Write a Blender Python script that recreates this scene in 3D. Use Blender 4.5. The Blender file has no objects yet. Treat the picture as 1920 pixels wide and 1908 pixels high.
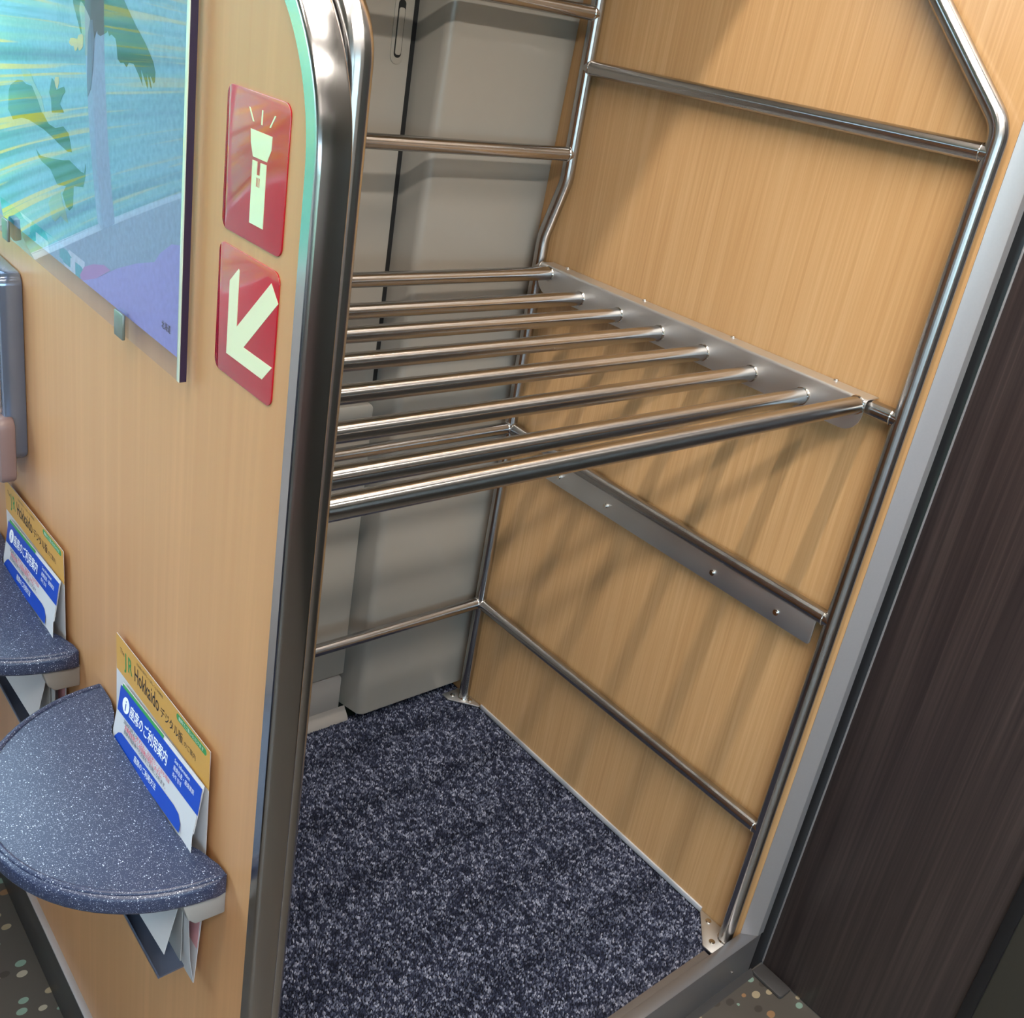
import bpy, bmesh, math, random
import numpy as np
from mathutils import Vector, Matrix

random.seed(7)
S = bpy.context.scene
COL = S.collection

# ------------------------------------------------------------------ camera, sky, lights, exposure
cam_d = bpy.data.cameras.new('camera')
cam = bpy.data.objects.new('camera', cam_d); COL.objects.link(cam)
RIGHT = Vector((0.75927374, -0.63062881, 0.16065706))
DOWN = Vector((-0.14798346, -0.40771677, -0.90103714))
FWD = Vector((0.63372256, 0.66035925, -0.40289127))
M = Matrix.Identity(4)
for i in range(3):
    M[i][0] = RIGHT[i]; M[i][1] = -DOWN[i]; M[i][2] = -FWD[i]
M[0][3], M[1][3], M[2][3] = -1.43318324, -0.67724422, 1.56335576
cam.matrix_world = M
cam_d.sensor_fit = 'HORIZONTAL'; cam_d.sensor_width = 36
cam_d.lens = 1907.818 / 1920 * 36
cam_d.shift_x = -3.312 / 1920; cam_d.shift_y = -74.09 / 1920
cam_d.clip_start = 0.02
S.camera = cam

W = bpy.data.worlds.new('sky'); S.world = W; W.use_nodes = True
bg = W.node_tree.nodes['Background']
bg.inputs[0].default_value = (0.62, 0.80, 1.0, 1); bg.inputs[1].default_value = 8.5

LAMP_NEAR, LAMP_FAR, FILL_ENTRY = 122.0, 68.0, 17.0        # ceiling strips and added fill panel: emission strength
S.view_settings.view_transform = 'Standard'
S.view_settings.look = 'None'
S.view_settings.gamma = 1.0
S.view_settings.use_curve_mapping = False
S.view_settings.exposure = 0.0
S.cycles.use_denoising = True
S.cycles.max_bounces = 10
S.cycles.glossy_bounces = 6
S.cycles.diffuse_bounces = 5
S.cycles.transparent_max_bounces = 12
S.cycles.sample_clamp_indirect = 8.0
S.cycles.caustics_reflective = False
S.cycles.caustics_refractive = False

# ------------------------------------------------------------------ materials
def srgb(r, g, b):
    f = lambda c: (c / 255 / 12.92) if c / 255 <= 0.04045 else ((c / 255 + 0.055) / 1.055) ** 2.4
    return (f(r), f(g), f(b), 1)

def new_mat(name):
    m = bpy.data.materials.new(name); m.use_nodes = True
    return m, m.node_tree.nodes, m.node_tree.links, m.node_tree.nodes['Principled BSDF']

def plain(name, col, rough=0.5, metal=0.0, spec=0.5, coat=0.0, var=0.0, bump=0.0, scale=60):
    m, N, L, p = new_mat(name)
    p.inputs['Base Color'].default_value = col
    p.inputs['Roughness'].default_value = rough
    p.inputs['Metallic'].default_value = metal
    p.inputs['Specular IOR Level'].default_value = spec
    p.inputs['Coat Weight'].default_value = coat
    p.inputs['Coat Roughness'].default_value = 0.05
    if var or bump:
        tc = N.new('ShaderNodeTexCoord'); nz = N.new('ShaderNodeTexNoise')
        nz.inputs['Scale'].default_value = scale; nz.inputs['Detail'].default_value = 4
        L.new(tc.outputs['Object'], nz.inputs['Vector'])
        if var:
            mx = N.new('ShaderNodeMix'); mx.data_type = 'RGBA'
            mx.inputs['A'].default_value = tuple(c * (1 - var) for c in col[:3]) + (1,)
            mx.inputs['B'].default_value = tuple(min(1, c * (1 + var)) for c in col[:3]) + (1,)
            L.new(nz.outputs['Fac'], mx.inputs['Factor']); L.new(mx.outputs['Result'], p.inputs['Base Color'])
        if bump:
            b = N.new('ShaderNodeBump'); b.inputs['Strength'].default_value = bump; b.inputs['Distance'].default_value = 0.001
            L.new(nz.outputs['Fac'], b.inputs['Height']); L.new(b.outputs['Normal'], p.inputs['Normal'])
    return m

def steel(name, col, rough, stretch, amt=0.05, bump=0.03, aniso=0.0):
    """brushed stainless; stretch = texture scale per axis (small along the brushing)"""
    m, N, L, p = new_mat(name)
    p.inputs['Base Color'].default_value = col; p.inputs['Metallic'].default_value = 1
    tc = N.new('ShaderNodeTexCoord'); mp = N.new('ShaderNodeMapping'); nz = N.new('ShaderNodeTexNoise')
    mp.inputs['Scale'].default_value = stretch
    nz.inputs['Scale'].default_value = 1.0; nz.inputs['Detail'].default_value = 5
    L.new(tc.outputs['Object'], mp.inputs['Vector']); L.new(mp.outputs['Vector'], nz.inputs['Vector'])
    mr = N.new('ShaderNodeMapRange'); mr.inputs['To Min'].default_value = rough - amt; mr.inputs['To Max'].default_value = rough + amt
    L.new(nz.outputs['Fac'], mr.inputs['Value']); L.new(mr.outputs['Result'], p.inputs['Roughness'])
    b = N.new('ShaderNodeBump'); b.inputs['Strength'].default_value = bump; b.inputs['Distance'].default_value = 0.0005
    L.new(nz.outputs['Fac'], b.inputs['Height']); L.new(b.outputs['Normal'], p.inputs['Normal'])
    if aniso:
        tg = N.new('ShaderNodeTangent'); tg.direction_type = 'UV_MAP'; tg.uv_map = 'UVMap'
        L.new(tg.outputs[0], p.inputs['Tangent']); p.inputs['Anisotropic'].default_value = aniso
    return m

def wood(name, c_lo, c_mid, c_hi, rough=0.32, fine=(260, 260, 3.2), coat=0.25, contrast=1.0):
    m, N, L, p = new_mat(name)
    tc = N.new('ShaderNodeTexCoord')
    def nz(scale, detail, dist=0.0):
        mp = N.new('ShaderNodeMapping'); mp.inputs['Scale'].default_value = scale
        n = N.new('ShaderNodeTexNoise'); n.inputs['Scale'].default_value = 1; n.inputs['Detail'].default_value = detail
        n.inputs['Distortion'].default_value = dist
        L.new(tc.outputs['Object'], mp.inputs['Vector']); L.new(mp.outputs['Vector'], n.inputs['Vector'])
        return n
    a = nz(fine, 3, 0.2)
    bb = nz((fine[0] * 0.22, fine[1] * 0.22, fine[2] * 0.4), 4, 0.6)
    c = nz((14, 14, 1.2), 2)
    ad = N.new('ShaderNodeMath'); ad.operation = 'MULTIPLY_ADD'; ad.inputs[1].default_value = 0.55
    L.new(a.outputs['Fac'], ad.inputs[0])
    m2 = N.new('ShaderNodeMath'); m2.operation = 'MULTIPLY_ADD'; m2.inputs[1].default_value = 0.3
    L.new(bb.outputs['Fac'], m2.inputs[0])
    m3 = N.new('ShaderNodeMath'); m3.operation = 'MULTIPLY'; m3.inputs[1].default_value = 0.15
    L.new(c.outputs['Fac'], m3.inputs[0]); L.new(m3.outputs[0], m2.inputs[2]); L.new(m2.outputs[0], ad.inputs[2])
    r = N.new('ShaderNodeValToRGB')
    e = r.color_ramp.elements
    e[0].position = 0.5 - 0.17 / contrast; e[0].color = c_lo
    e[1].position = 0.5 + 0.15 / contrast; e[1].color = c_hi
    x = r.color_ramp.elements.new(0.5 - 0.02); x.color = c_mid
    L.new(ad.outputs[0], r.inputs['Fac']); L.new(r.outputs['Color'], p.inputs['Base Color'])
    p.inputs['Roughness'].default_value = rough
    p.inputs['Coat Weight'].default_value = coat; p.inputs['Coat Roughness'].default_value = 0.22
    b = N.new('ShaderNodeBump'); b.inputs['Strength'].default_value = 0.12; b.inputs['Distance'].default_value = 0.0006
    L.new(ad.outputs[0], b.inputs['Height']); L.new(b.outputs['Normal'], p.inputs['Normal'])
    return m

def emit(name, col, strength):
    m, N, L, p = new_mat(name)
    p.inputs['Base Color'].default_value = (0.8, 0.8, 0.8, 1)
    p.inputs['Emission Color'].default_value = col; p.inputs['Emission Strength'].default_value = strength
    return m

def clear_sheet(name, tint=(1, 1, 1, 1), ior=1.5):
    m, N, L, p = new_mat(name); N.remove(p)
    out = N['Material Output']
    t = N.new('ShaderNodeBsdfTransparent'); t.inputs[0].default_value = tint
    g = N.new('ShaderNodeBsdfGlossy'); g.inputs['Roughness'].default_value = 0.015
    fr = N.new('ShaderNodeFresnel'); fr.inputs['IOR'].default_value = ior
    mx = N.new('ShaderNodeMixShader')
    ge = N.new('ShaderNodeNewGeometry'); sb = N.new('ShaderNodeMath'); sb.operation = 'SUBTRACT'; sb.inputs[0].default_value = 1
    ml = N.new('ShaderNodeMath'); ml.operation = 'MULTIPLY'
    L.new(ge.outputs['Backfacing'], sb.inputs[1]); L.new(fr.outputs[0], ml.inputs[0]); L.new(sb.outputs[0], ml.inputs[1])
    L.new(ml.outputs[0], mx.inputs[0]); L.new(t.outputs[0], mx.inputs[1]); L.new(g.outputs[0], mx.inputs[2])
    L.new(mx.outputs[0], out.inputs['Surface'])
    return m

MT = {}
MT['steel_x'] = plain('satin_steel_sill', srgb(152, 150, 152), 0.40, 0.8, var=0.03, scale=40)
MT['tube'] = steel('polished_steel_tube', (0.47, 0.46, 0.455, 1), 0.20, (40, 40, 40), 0.01, 0.0, 0.90)
MT['steel_y'] = steel('brushed_steel_crosswise', (0.60, 0.57, 0.55, 1), 0.20, (500, 3, 500))
MT['steel_z'] = steel('brushed_steel_upright', (0.58, 0.56, 0.55, 1), 0.20, (500, 500, 3))
MT['steel_trim'] = steel('satin_steel_trim', (0.44, 0.425, 0.42, 1), 0.18, (300, 300, 4), 0.02, 0.0)
MT['steel_sheet'] = steel('satin_steel_sheet', (0.74, 0.74, 0.74, 1), 0.44, (200, 6, 200), 0.05, 0.0)
MT['chrome'] = plain('polished_steel', (0.75, 0.73, 0.70, 1), 0.12, 1.0)
MT['clip'] = plain('grey_metal_clip', srgb(128, 136, 130), 0.38, 0.6, var=0.05)
MT['alu'] = plain('anodised_aluminium', srgb(186, 184, 187), 0.42, 0.55, var=0.04, scale=300)
MT['wood'] = wood('light_beech_laminate', srgb(196, 149, 99), srgb(210, 165, 114), srgb(223, 181, 132), contrast=0.75)
MT['wood_soft'] = wood('soft_grained_shaded_beech_laminate', srgb(196, 138, 91), srgb(198, 145, 98), srgb(211, 154, 106), 0.42, (90, 90, 1.5), 0.08, 0.62)  # softer grain; same laminate darkened to stand in for dimmer light
MT['wood_dark'] = wood('dark_walnut_laminate', srgb(44, 36, 36), srgb(58, 48, 47), srgb(76, 64, 61), 0.42, (220, 220, 2.2), 0.1)
MT['panel'] = plain('warm_grey_panel', srgb(156, 151, 142), 0.34, var=0.02, scale=40, coat=0.1)
MT['panel_lo'] = plain('warm_grey_kick_plate', srgb(158, 152, 146), 0.38, var=0.02, scale=40)
MT['black'] = plain('black_rubber', (0.008, 0.008, 0.010, 1), 0.55, var=0.2)
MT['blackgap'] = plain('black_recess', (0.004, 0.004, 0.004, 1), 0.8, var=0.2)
MT['grey_dark'] = plain('dark_grey_plastic', srgb(60, 58, 58), 0.4, var=0.1)
MT['paper'] = plain('white_paper', srgb(208, 205, 206), 0.55, var=0.02, scale=200)
MT['p_yellow'] = plain('ochre_print', srgb(206, 152, 72), 0.5, var=0.04, scale=30)
MT['p_blue'] = plain('blue_print', srgb(0, 64, 172), 0.42, var=0.04, scale=30)
MT['p_green'] = plain('green_print', srgb(52, 140, 72), 0.5, var=0.04, scale=30)
MT['p_black'] = plain('black_print', srgb(42, 36, 34), 0.55, var=0.04)
MT['p_red'] = plain('red_print', srgb(214, 60, 90), 0.55, var=0.04)
MT['p_white'] = plain('white_print', srgb(240, 240, 240), 0.5, var=0.02)
MT['p_pink'] = plain('pink_print', srgb(206, 150, 152), 0.5, var=0.2, scale=25)
MT['sign_red'] = plain('red_sign_face', srgb(182, 6, 36), 0.10, spec=0.6, coat=0.6, var=0.03, scale=20)
MT['sign_glow'] = plain('pale_luminous_print', srgb(226, 230, 190), 0.12, coat=0.5, var=0.02, scale=20)
MT['console'] = plain('blue_grey_housing', srgb(118, 130, 152), 0.12, 0.6, coat=0.5, var=0.05, scale=10)
MT['taupe'] = plain('taupe_cover', srgb(128, 104, 100), 0.42, var=0.03)
MT['plastic_grey'] = plain('light_grey_plastic', srgb(150, 146, 142), 0.4, var=0.03)
MT['tray'] = plain('blue_grey_tray', srgb(92, 100, 120), 0.32, 0.4, var=0.06, scale=20)
MT['ceil'] = plain('cream_ceiling', srgb(226, 222, 212), 0.5, var=0.02)
MT['seatwall'] = plain('window_wall_lining', srgb(205, 203, 205), 0.45, var=0.02)
MT['pillar'] = plain('window_pillar', srgb(226, 226, 244), 0.4, var=0.02)
MT['glass'] = clear_sheet('window_glass', (0.93, 0.97, 0.96, 1))
MT['acrylic'] = clear_sheet('clear_acrylic', (0.93, 0.93, 0.97, 1), 1.72)
MT['acryl_edge'] = plain('dark_acrylic_edge', srgb(34, 26, 60), 0.15, coat=0.5, var=0.05)
MT['acryl_line'] = plain('pale_acrylic_edge', srgb(214, 222, 200), 0.12, coat=0.5, var=0.05)

def speckle_mat():
    m, N, L, p = new_mat('speckled_tabletop')
    tc = N.new('ShaderNodeTexCoord')
    def flakes(scale, thr, keep):
        v = N.new('ShaderNodeTexVoronoi'); v.inputs['Scale'].default_value = scale
        L.new(tc.outputs['Object'], v.inputs['Vector'])
        lt = N.new('ShaderNodeMath'); lt.operation = 'LESS_THAN'; lt.inputs[1].default_value = thr
        L.new(v.outputs['Distance'], lt.inputs[0])
        sp = N.new('ShaderNodeSeparateColor'); L.new(v.outputs['Color'], sp.inputs[0])
        k = N.new('ShaderNodeMath'); k.operation = 'LESS_THAN'; k.inputs[1].default_value = keep
        L.new(sp.outputs[0], k.inputs[0])
        a = N.new('ShaderNodeMath'); a.operation = 'MULTIPLY'
        L.new(lt.outputs[0], a.inputs[0]); L.new(k.outputs[0], a.inputs[1])
        b = N.new('ShaderNodeMath'); b.operation = 'MULTIPLY'; L.new(a.outputs[0], b.inputs[0]); L.new(sp.outputs[1], b.inputs[1])
        return b
    f1 = flakes(450, 0.29, 0.27); f2 = flakes(950, 0.36, 0.5)
    mx = N.new('ShaderNodeMath'); mx.operation = 'MAXIMUM'; L.new(f1.outputs[0], mx.inputs[0])
    s2 = N.new('ShaderNodeMath'); s2.operation = 'MULTIPLY'; s2.inputs[1].default_value = 0.5
    L.new(f2.outputs[0], s2.inputs[0]); L.new(s2.outputs[0], mx.inputs[1])
    c = N.new('ShaderNodeMix'); c.data_type = 'RGBA'
    c.inputs['A'].default_value = srgb(42, 50, 76); c.inputs['B'].default_value = srgb(214, 222, 240)
    L.new(mx.outputs[0], c.inputs['Factor']); L.new(c.outputs['Result'], p.inputs['Base Color'])
    p.inputs['Roughness'].default_value = 0.36
    nz = N.new('ShaderNodeTexNoise'); nz.inputs['Scale'].default_value = 700
    L.new(tc.outputs['Object'], nz.inputs['Vector'])
    b = N.new('ShaderNodeBump'); b.inputs['Strength'].default_value = 0.15; b.inputs['Distance'].default_value = 0.0006
    L.new(nz.outputs['Fac'], b.inputs['Height']); L.new(b.outputs['Normal'], p.inputs['Normal'])
    return m
MT['table'] = speckle_mat()

def vinyl_mat():
    """dark vinyl flooring with scattered oval chips of cream, orange and teal"""
    m, N, L, p = new_mat('chip_patterned_vinyl')
    tc = N.new('ShaderNodeTexCoord'); mp = N.new('ShaderNodeMapping'); mp.inputs['Scale'].default_value = (1, 1.35, 1)
    mp.inputs['Rotation'].default_value = (0, 0, 0.5)
    L.new(tc.outputs['Object'], mp.inputs['Vector'])
    v = N.new('ShaderNodeTexVoronoi'); v.inputs['Scale'].default_value = 32; v.inputs['Randomness'].default_value = 0.9
    L.new(mp.outputs['Vector'], v.inputs['Vector'])
    lt = N.new('ShaderNodeMath'); lt.operation = 'LESS_THAN'; lt.inputs[1].default_value = 0.31
    L.new(v.outputs['Distance'], lt.inputs[0])
    sp = N.new('ShaderNodeSeparateColor'); L.new(v.outputs['Color'], sp.inputs[0])
    k = N.new('ShaderNodeMath'); k.operation = 'LESS_THAN'; k.inputs[1].default_value = 0.74; L.new(sp.outputs[0], k.inputs[0])
    a = N.new('ShaderNodeMath'); a.operation = 'MULTIPLY'; L.new(lt.outputs[0], a.inputs[0]); L.new(k.outputs[0], a.inputs[1])
    r = N.new('ShaderNodeValToRGB'); r.color_ramp.interpolation = 'CONSTANT'
    cols = [srgb(60, 54, 50), srgb(150, 136, 112), srgb(136, 104, 76), srgb(118, 142, 130), srgb(158, 150, 134)]
    r.color_ramp.elements[0].color = cols[0]; r.color_ramp.elements[1].position = 0.9; r.color_ramp.elements[1].color = cols[4]
    for q, cc in ((0.22, cols[1]), (0.45, cols[2]), (0.68, cols[3])):
        x = r.color_ramp.elements.new(q); x.color = cc
    L.new(sp.outputs[1], r.inputs['Fac'])
    c = N.new('ShaderNodeMix'); c.data_type = 'RGBA'; c.inputs['A'].default_value = srgb(76, 71, 66)
    L.new(r.outputs['Color'], c.inputs['B']); L.new(a.outputs[0], c.inputs['Factor'])
    L.new(c.outputs['Result'], p.inputs['Base Color'])
    p.inputs['Roughness'].default_value = 0.42
    return m
MT['vinyl'] = vinyl_mat()

def carpet_mat():
    m, N, L, p = new_mat('looped_carpet_yarn')
    at = N.new('ShaderNodeAttribute'); at.attribute_name = 'yarn'
    r = N.new('ShaderNodeValToRGB')
    e = r.color_ramp.elements
    e[0].position = 0.0; e[0].color = srgb(30, 33, 47)
    e[1].position = 1.0; e[1].color = srgb(154, 158, 176)
    for q, c in ((0.40, srgb(50, 54, 74)), (0.55, srgb(78, 83, 102)), (0.8, srgb(112, 117, 136))):
        x = e.new(q); x.color = c
    L.new(at.outputs['Fac'], r.inputs['Fac']); L.new(r.outputs['Color'], p.inputs['Base Color'])
    p.inputs['Roughness'].default_value = 0.9; p.inputs['Specular IOR Level'].default_value = 0.15
    return m
MT['carpet'] = carpet_mat()
MT['carpet_base'] = plain('carpet_backing', srgb(26, 28, 38), 0.95, spec=0.1, var=0.3, scale=300)

def scenery_mat():
    m, N, L, p = new_mat('grassy_embankment_in_flower')
    tc = N.new('ShaderNodeTexCoord')
    def nz(scale, det, loc=(0, 0, 0)):
        mp = N.new('ShaderNodeMapping'); mp.inputs['Scale'].default_value = scale; mp.inputs['Location'].default_value = loc
        n = N.new('ShaderNodeTexNoise'); n.inputs['Scale'].default_value = 1; n.inputs['Detail'].default_value = det
        L.new(tc.outputs['Object'], mp.inputs['Vector']); L.new(mp.outputs['Vector'], n.inputs['Vector'])
        return n
    a = nz((0.12, 0.12, 20), 5); b = nz((0.45, 0.45, 40), 2, (3.1, 0, 4.4))
    r = N.new('ShaderNodeValToRGB'); e = r.color_ramp.elements
    e[0].position = 0.30; e[0].color = srgb(60, 128, 112)
    e[1].position = 0.70; e[1].color = srgb(216, 240, 226)
    for q, c in ((0.42, srgb(92, 178, 136)), (0.52, srgb(126, 204, 196)), (0.6, srgb(150, 218, 160))):
        x = e.new(q); x.color = c
    L.new(a.outputs['Fac'], r.inputs['Fac'])
    r2 = N.new('ShaderNodeValToRGB'); e = r2.color_ramp.elements
    e[0].position = 0.575; e[0].color = (0, 0, 0, 1); e[1].position = 0.625; e[1].color = (1, 1, 1, 1)
    L.new(b.outputs['Fac'], r2.inputs['Fac'])
    c = N.new('ShaderNodeMix'); c.data_type = 'RGBA'; c.inputs['B'].default_value = srgb(250, 226, 40)
    L.new(r2.outputs['Color'], c.inputs['Factor']); L.new(r.outputs['Color'], c.inputs['A'])
    L.new(c.outputs['Result'], p.inputs['Base Color'])
    p.inputs['Roughness'].default_value = 0.9
    return m
MT['scenery'] = scenery_mat()
MT['ground'] = plain('trackside_ground', srgb(96, 116, 84), 0.95, var=0.3, scale=3)

def picture_mat():
    """printed photograph: pale blue sea, teal and white drift ice below left"""
    m, N, L, p = new_mat('printed_sea_and_snow_picture')
    tc = N.new('ShaderNodeTexCoord'); sx = N.new('ShaderNodeSeparateXYZ'); L.new(tc.outputs['Object'], sx.inputs[0])
    nz = N.new('ShaderNodeTexNoise'); nz.inputs['Scale'].default_value = 9; nz.inputs['Detail'].default_value = 4
    L.new(tc.outputs['Object'], nz.inputs['Vector'])
    fur = N.new('ShaderNodeTexNoise'); fur.inputs['Scale'].default_value = 160; fur.inputs['Detail'].default_value = 5
    L.new(tc.outputs['Object'], fur.inputs['Vector'])
    mxs = N.new('ShaderNodeMix'); mxs.data_type = 'RGBA'
    mxs.inputs['A'].default_value = srgb(132, 164, 190); mxs.inputs['B'].default_value = srgb(158, 186, 206)
    L.new(nz.outputs['Fac'], mxs.inputs['Factor'])
    # drift ice blocks
    v = N.new('ShaderNodeTexVoronoi'); v.inputs['Scale'].default_value = 26; v.distance = 'CHEBYCHEV'
    mp = N.new('ShaderNodeMapping'); mp.inputs['Scale'].default_value = (1, 0.75, 2.3)
    L.new(tc.outputs['Object'], mp.inputs['Vector']); L.new(mp.outputs['Vector'], v.inputs['Vector'])
    sp = N.new('ShaderNodeSeparateColor'); L.new(v.outputs['Color'], sp.inputs[0])
    rr = N.new('ShaderNodeValToRGB'); rr.color_ramp.interpolation = 'CONSTANT'; e = rr.color_ramp.elements
    e[0].color = srgb(70, 176, 186); e[1].position = 0.45; e[1].color = srgb(206, 222, 232)
    x = e.new(0.75); x.color = srgb(150, 190, 210)
    L.new(sp.outputs[0], rr.inputs['Fac'])
    ice = N.new('ShaderNodeMath'); ice.operation = 'GREATER_THAN'; ice.inputs[1].default_value = -0.01
    L.new(sx.outputs['Y'], ice.inputs[0])
    low = N.new('ShaderNodeMath'); low.operation = 'LESS_THAN'; low.inputs[1].default_value = 0.036
    L.new(sx.outputs['Z'], low.inputs[0])
    both = N.new('ShaderNodeMath'); both.operation = 'MULTIPLY'; L.new(ice.outputs[0], both.inputs[0]); L.new(low.outputs[0], both.inputs[1])
    mi = N.new('ShaderNodeMix'); mi.data_type = 'RGBA'
    L.new(both.outputs[0], mi.inputs['Factor']); L.new(mxs.outputs['Result'], mi.inputs['A']); L.new(rr.outputs['Color'], mi.inputs['B'])
    mt = N.new('ShaderNodeMix'); mt.data_type = 'RGBA'; mt.blend_type = 'MULTIPLY'; mt.inputs['Factor'].default_value = 0.5
    rg = N.new('ShaderNodeValToRGB'); rg.color_ramp.elements[0].position = 0.3; rg.color_ramp.elements[0].color = (0.55, 0.55, 0.6, 1)
    rg.color_ramp.elements[1].position = 0.7
    L.new(fur.outputs['Fac'], rg.inputs['Fac']); L.new(mi.outputs['Result'], mt.inputs['A']); L.new(rg.outputs['Color'], mt.inputs['B'])
    L.new(mt.outputs['Result'], p.inputs['Base Color'])
    p.inputs['Roughness'].default_value = 0.5
    return m
MT['picture'] = picture_mat()
MT['reflected_mound'] = plain('lavender_reflection_paint', srgb(150, 148, 208), 0.5, var=0.16, scale=150)
MT['reflected_knob'] = plain('rosy_reflection_paint', srgb(176, 132, 186), 0.5, var=0.06, scale=60)
MT['eagle'] = plain('dark_plumage_print', srgb(44, 52, 44), 0.5, var=0.3, scale=40)
MT['eagle_blue'] = plain('slate_plumage_print', srgb(82, 104, 122), 0.5, var=0.2, scale=60)
MT['eagle_green'] = plain('faded_plumage_print', srgb(66, 96, 86), 0.5, var=0.25, scale=40)
MT['eagle_pale'] = plain('pale_plumage_print', srgb(150, 158, 150), 0.5, var=0.2, scale=80)
MT['claw'] = plain('amber_talon_print', srgb(196, 152, 90), 0.5, var=0.2, scale=80)

# ------------------------------------------------------------------ mesh helpers
ORIGIN = {}
def finish(name, bm, mat, parent=None, smooth=40, recalc=True):
    if recalc: bmesh.ops.recalc_face_normals(bm, faces=bm.faces[:])
    me = bpy.data.meshes.new(name)
    if parent is not None and parent.name in ORIGIN:
        bm.transform(Matrix.Translation(-ORIGIN[parent.name]))
    bm.to_mesh(me); bm.free()
    if smooth:
        me.shade_smooth(); me.set_sharp_from_angle(angle=math.radians(smooth))
    for mm in (mat if isinstance(mat, (list, tuple)) else [mat]): me.materials.append(mm)
    o = bpy.data.objects.new(name, me); COL.objects.link(o)
    if parent is not None:
        o.parent = parent
        if parent.name in ORIGIN: ORIGIN[o.name] = ORIGIN[parent.name].copy()
    return o

def thing(name, loc, label, cat, group=None):
    o = bpy.data.objects.new(name, None); COL.objects.link(o)
    o.location = loc; o.empty_display_size = 0.05
    ORIGIN[o.name] = Vector(loc)
    o['label'] = label; o['category'] = cat
    if group: o['group'] = group
    return o

def tag(o, label, cat, group=None):
    o['label'] = label; o['category'] = cat
    if group: o['group'] = group
    return o

def struct_root(name, loc=(0, 0, 0), label=None):
    o = bpy.data.objects.new(name, None); COL.objects.link(o); o.location = loc; o['kind'] = 'structure'
    ORIGIN[o.name] = Vector(loc)
    if label: o['label'] = label
    return o
def struct(name, bm, mat, label=None, smooth=40):
    o = finish(name, bm, mat, None, smooth); o['kind'] = 'structure'
    if label: o['label'] = label
    return o

def box(x0, x1, y0, y1, z0, z1, bev=0.0, seg=2, bm=None):
    b = bmesh.new()
    v = [b.verts.new(p) for p in ((x0, y0, z0), (x1, y0, z0), (x1, y1, z0), (x0, y1, z0), (x0, y0, z1), (x1, y0, z1), (x1, y1, z1), (x0, y1, z1))]
    for f in ((0, 3, 2, 1), (4, 5, 6, 7), (0, 1, 5, 4), (1, 2, 6, 5), (2, 3, 7, 6), (3, 0, 4, 7)):
        b.faces.new([v[i] for i in f])
    if bev: bmesh.ops.bevel(b, geom=b.edges[:], offset=bev, segments=seg, affect='EDGES', profile=0.5)
    return merge(bm, b)

def merge(bm, b):
    if bm is None: return b
    me = bpy.data.meshes.new('t'); b.to_mesh(me); b.free(); bm.from_mesh(me); bpy.data.meshes.remove(me)
    return bm

def fillet(pts, rad, seg=8):
    pts = [Vector(p) for p in pts]
    out = [pts[0]]
    for i in range(1, len(pts) - 1):
        a, b, c = pts[i - 1], pts[i], pts[i + 1]
        d1, d2 = (a - b).normalized(), (c - b).normalized()
        ang = d1.angle(d2); t = min(rad / math.tan(ang / 2), 0.49 * (a - b).length, 0.49 * (c - b).length)
        p1, p2 = b + d1 * t, b + d2 * t
        for k in range(seg + 1):
            s = k / seg
            out.append(p1 * (1 - s) ** 2 + b * 2 * s * (1 - s) + p2 * s ** 2)
    out.append(pts[-1])
    return out

def tube(pts, r, seg=24, bm=None, caps=True):
    b = bmesh.new(); pts = [Vector(p) for p in pts]; uv = b.loops.layers.uv.new('UVMap')
    n = len(pts); tang = []; run = 0.0
    for i in range(n):
        t = (pts[min(i + 1, n - 1)] - pts[max(i - 1, 0)]).normalized(); tang.append(t)
    ref = Vector((0, 0, 1)) if abs(tang[0].z) < 0.9 else Vector((1, 0, 0))
    u = tang[0].cross(ref).normalized(); rings = []
    for i in range(n):
        if i: u = (u - tang[i] * u.dot(tang[i])).normalized()
        w = tang[i].cross(u)
        rings.append([b.verts.new(pts[i] + (u * math.cos(2 * math.pi * k / seg) + w * math.sin(2 * math.pi * k / seg)) * r) for k in range(seg)])
    for i in range(n - 1):
        for k in range(seg):
            f = b.faces.new((rings[i][k], rings[i][(k + 1) % seg], rings[i + 1][(k + 1) % seg], rings[i + 1][k]))
            r1 = run + (pts[i + 1] - pts[i]).length
            for lp, q in zip(f.loops, ((run, k / seg), (run, (k + 1) / seg), (r1, (k + 1) / seg), (r1, k / seg))): lp[uv].uv = q
        run += (pts[i + 1] - pts[i]).length
    if caps: b.faces.new(rings[0]); b.faces.new(rings[-1])
    return merge(bm, b)

def torus_bead(c, axis, R, r, seg=20, bm=None, wob=0.0006):
    """a weld bead: slightly lumpy ring round a bar end"""
    axis = Vector(axis).normalized(); ref = Vector((0, 0, 1)) if abs(axis.z) < 0.9 else Vector((1, 0, 0))
    u = axis.cross(ref).normalized(); w = axis.cross(u); b = bmesh.new(); rings = []
    for i in range(seg):
        a = 2 * math.pi * i / seg; d = u * math.cos(a) + w * math.sin(a)
        rr = r + random.uniform(-wob, wob)
        rings.append([b.verts.new(Vector(c) + d * (R + rr * math.cos(t)) + axis * rr * math.sin(t)) for t in (0, 1.05, 2.09, 3.14, 4.19, 5.24)])
    for i in range(seg):
        for k in range(6):
            b.faces.new((rings[i][k], rings[(i + 1) % seg][k], rings[(i + 1) % seg][(k + 1) % 6], rings[i][(k + 1) % 6]))
    return merge(bm, b)

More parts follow.
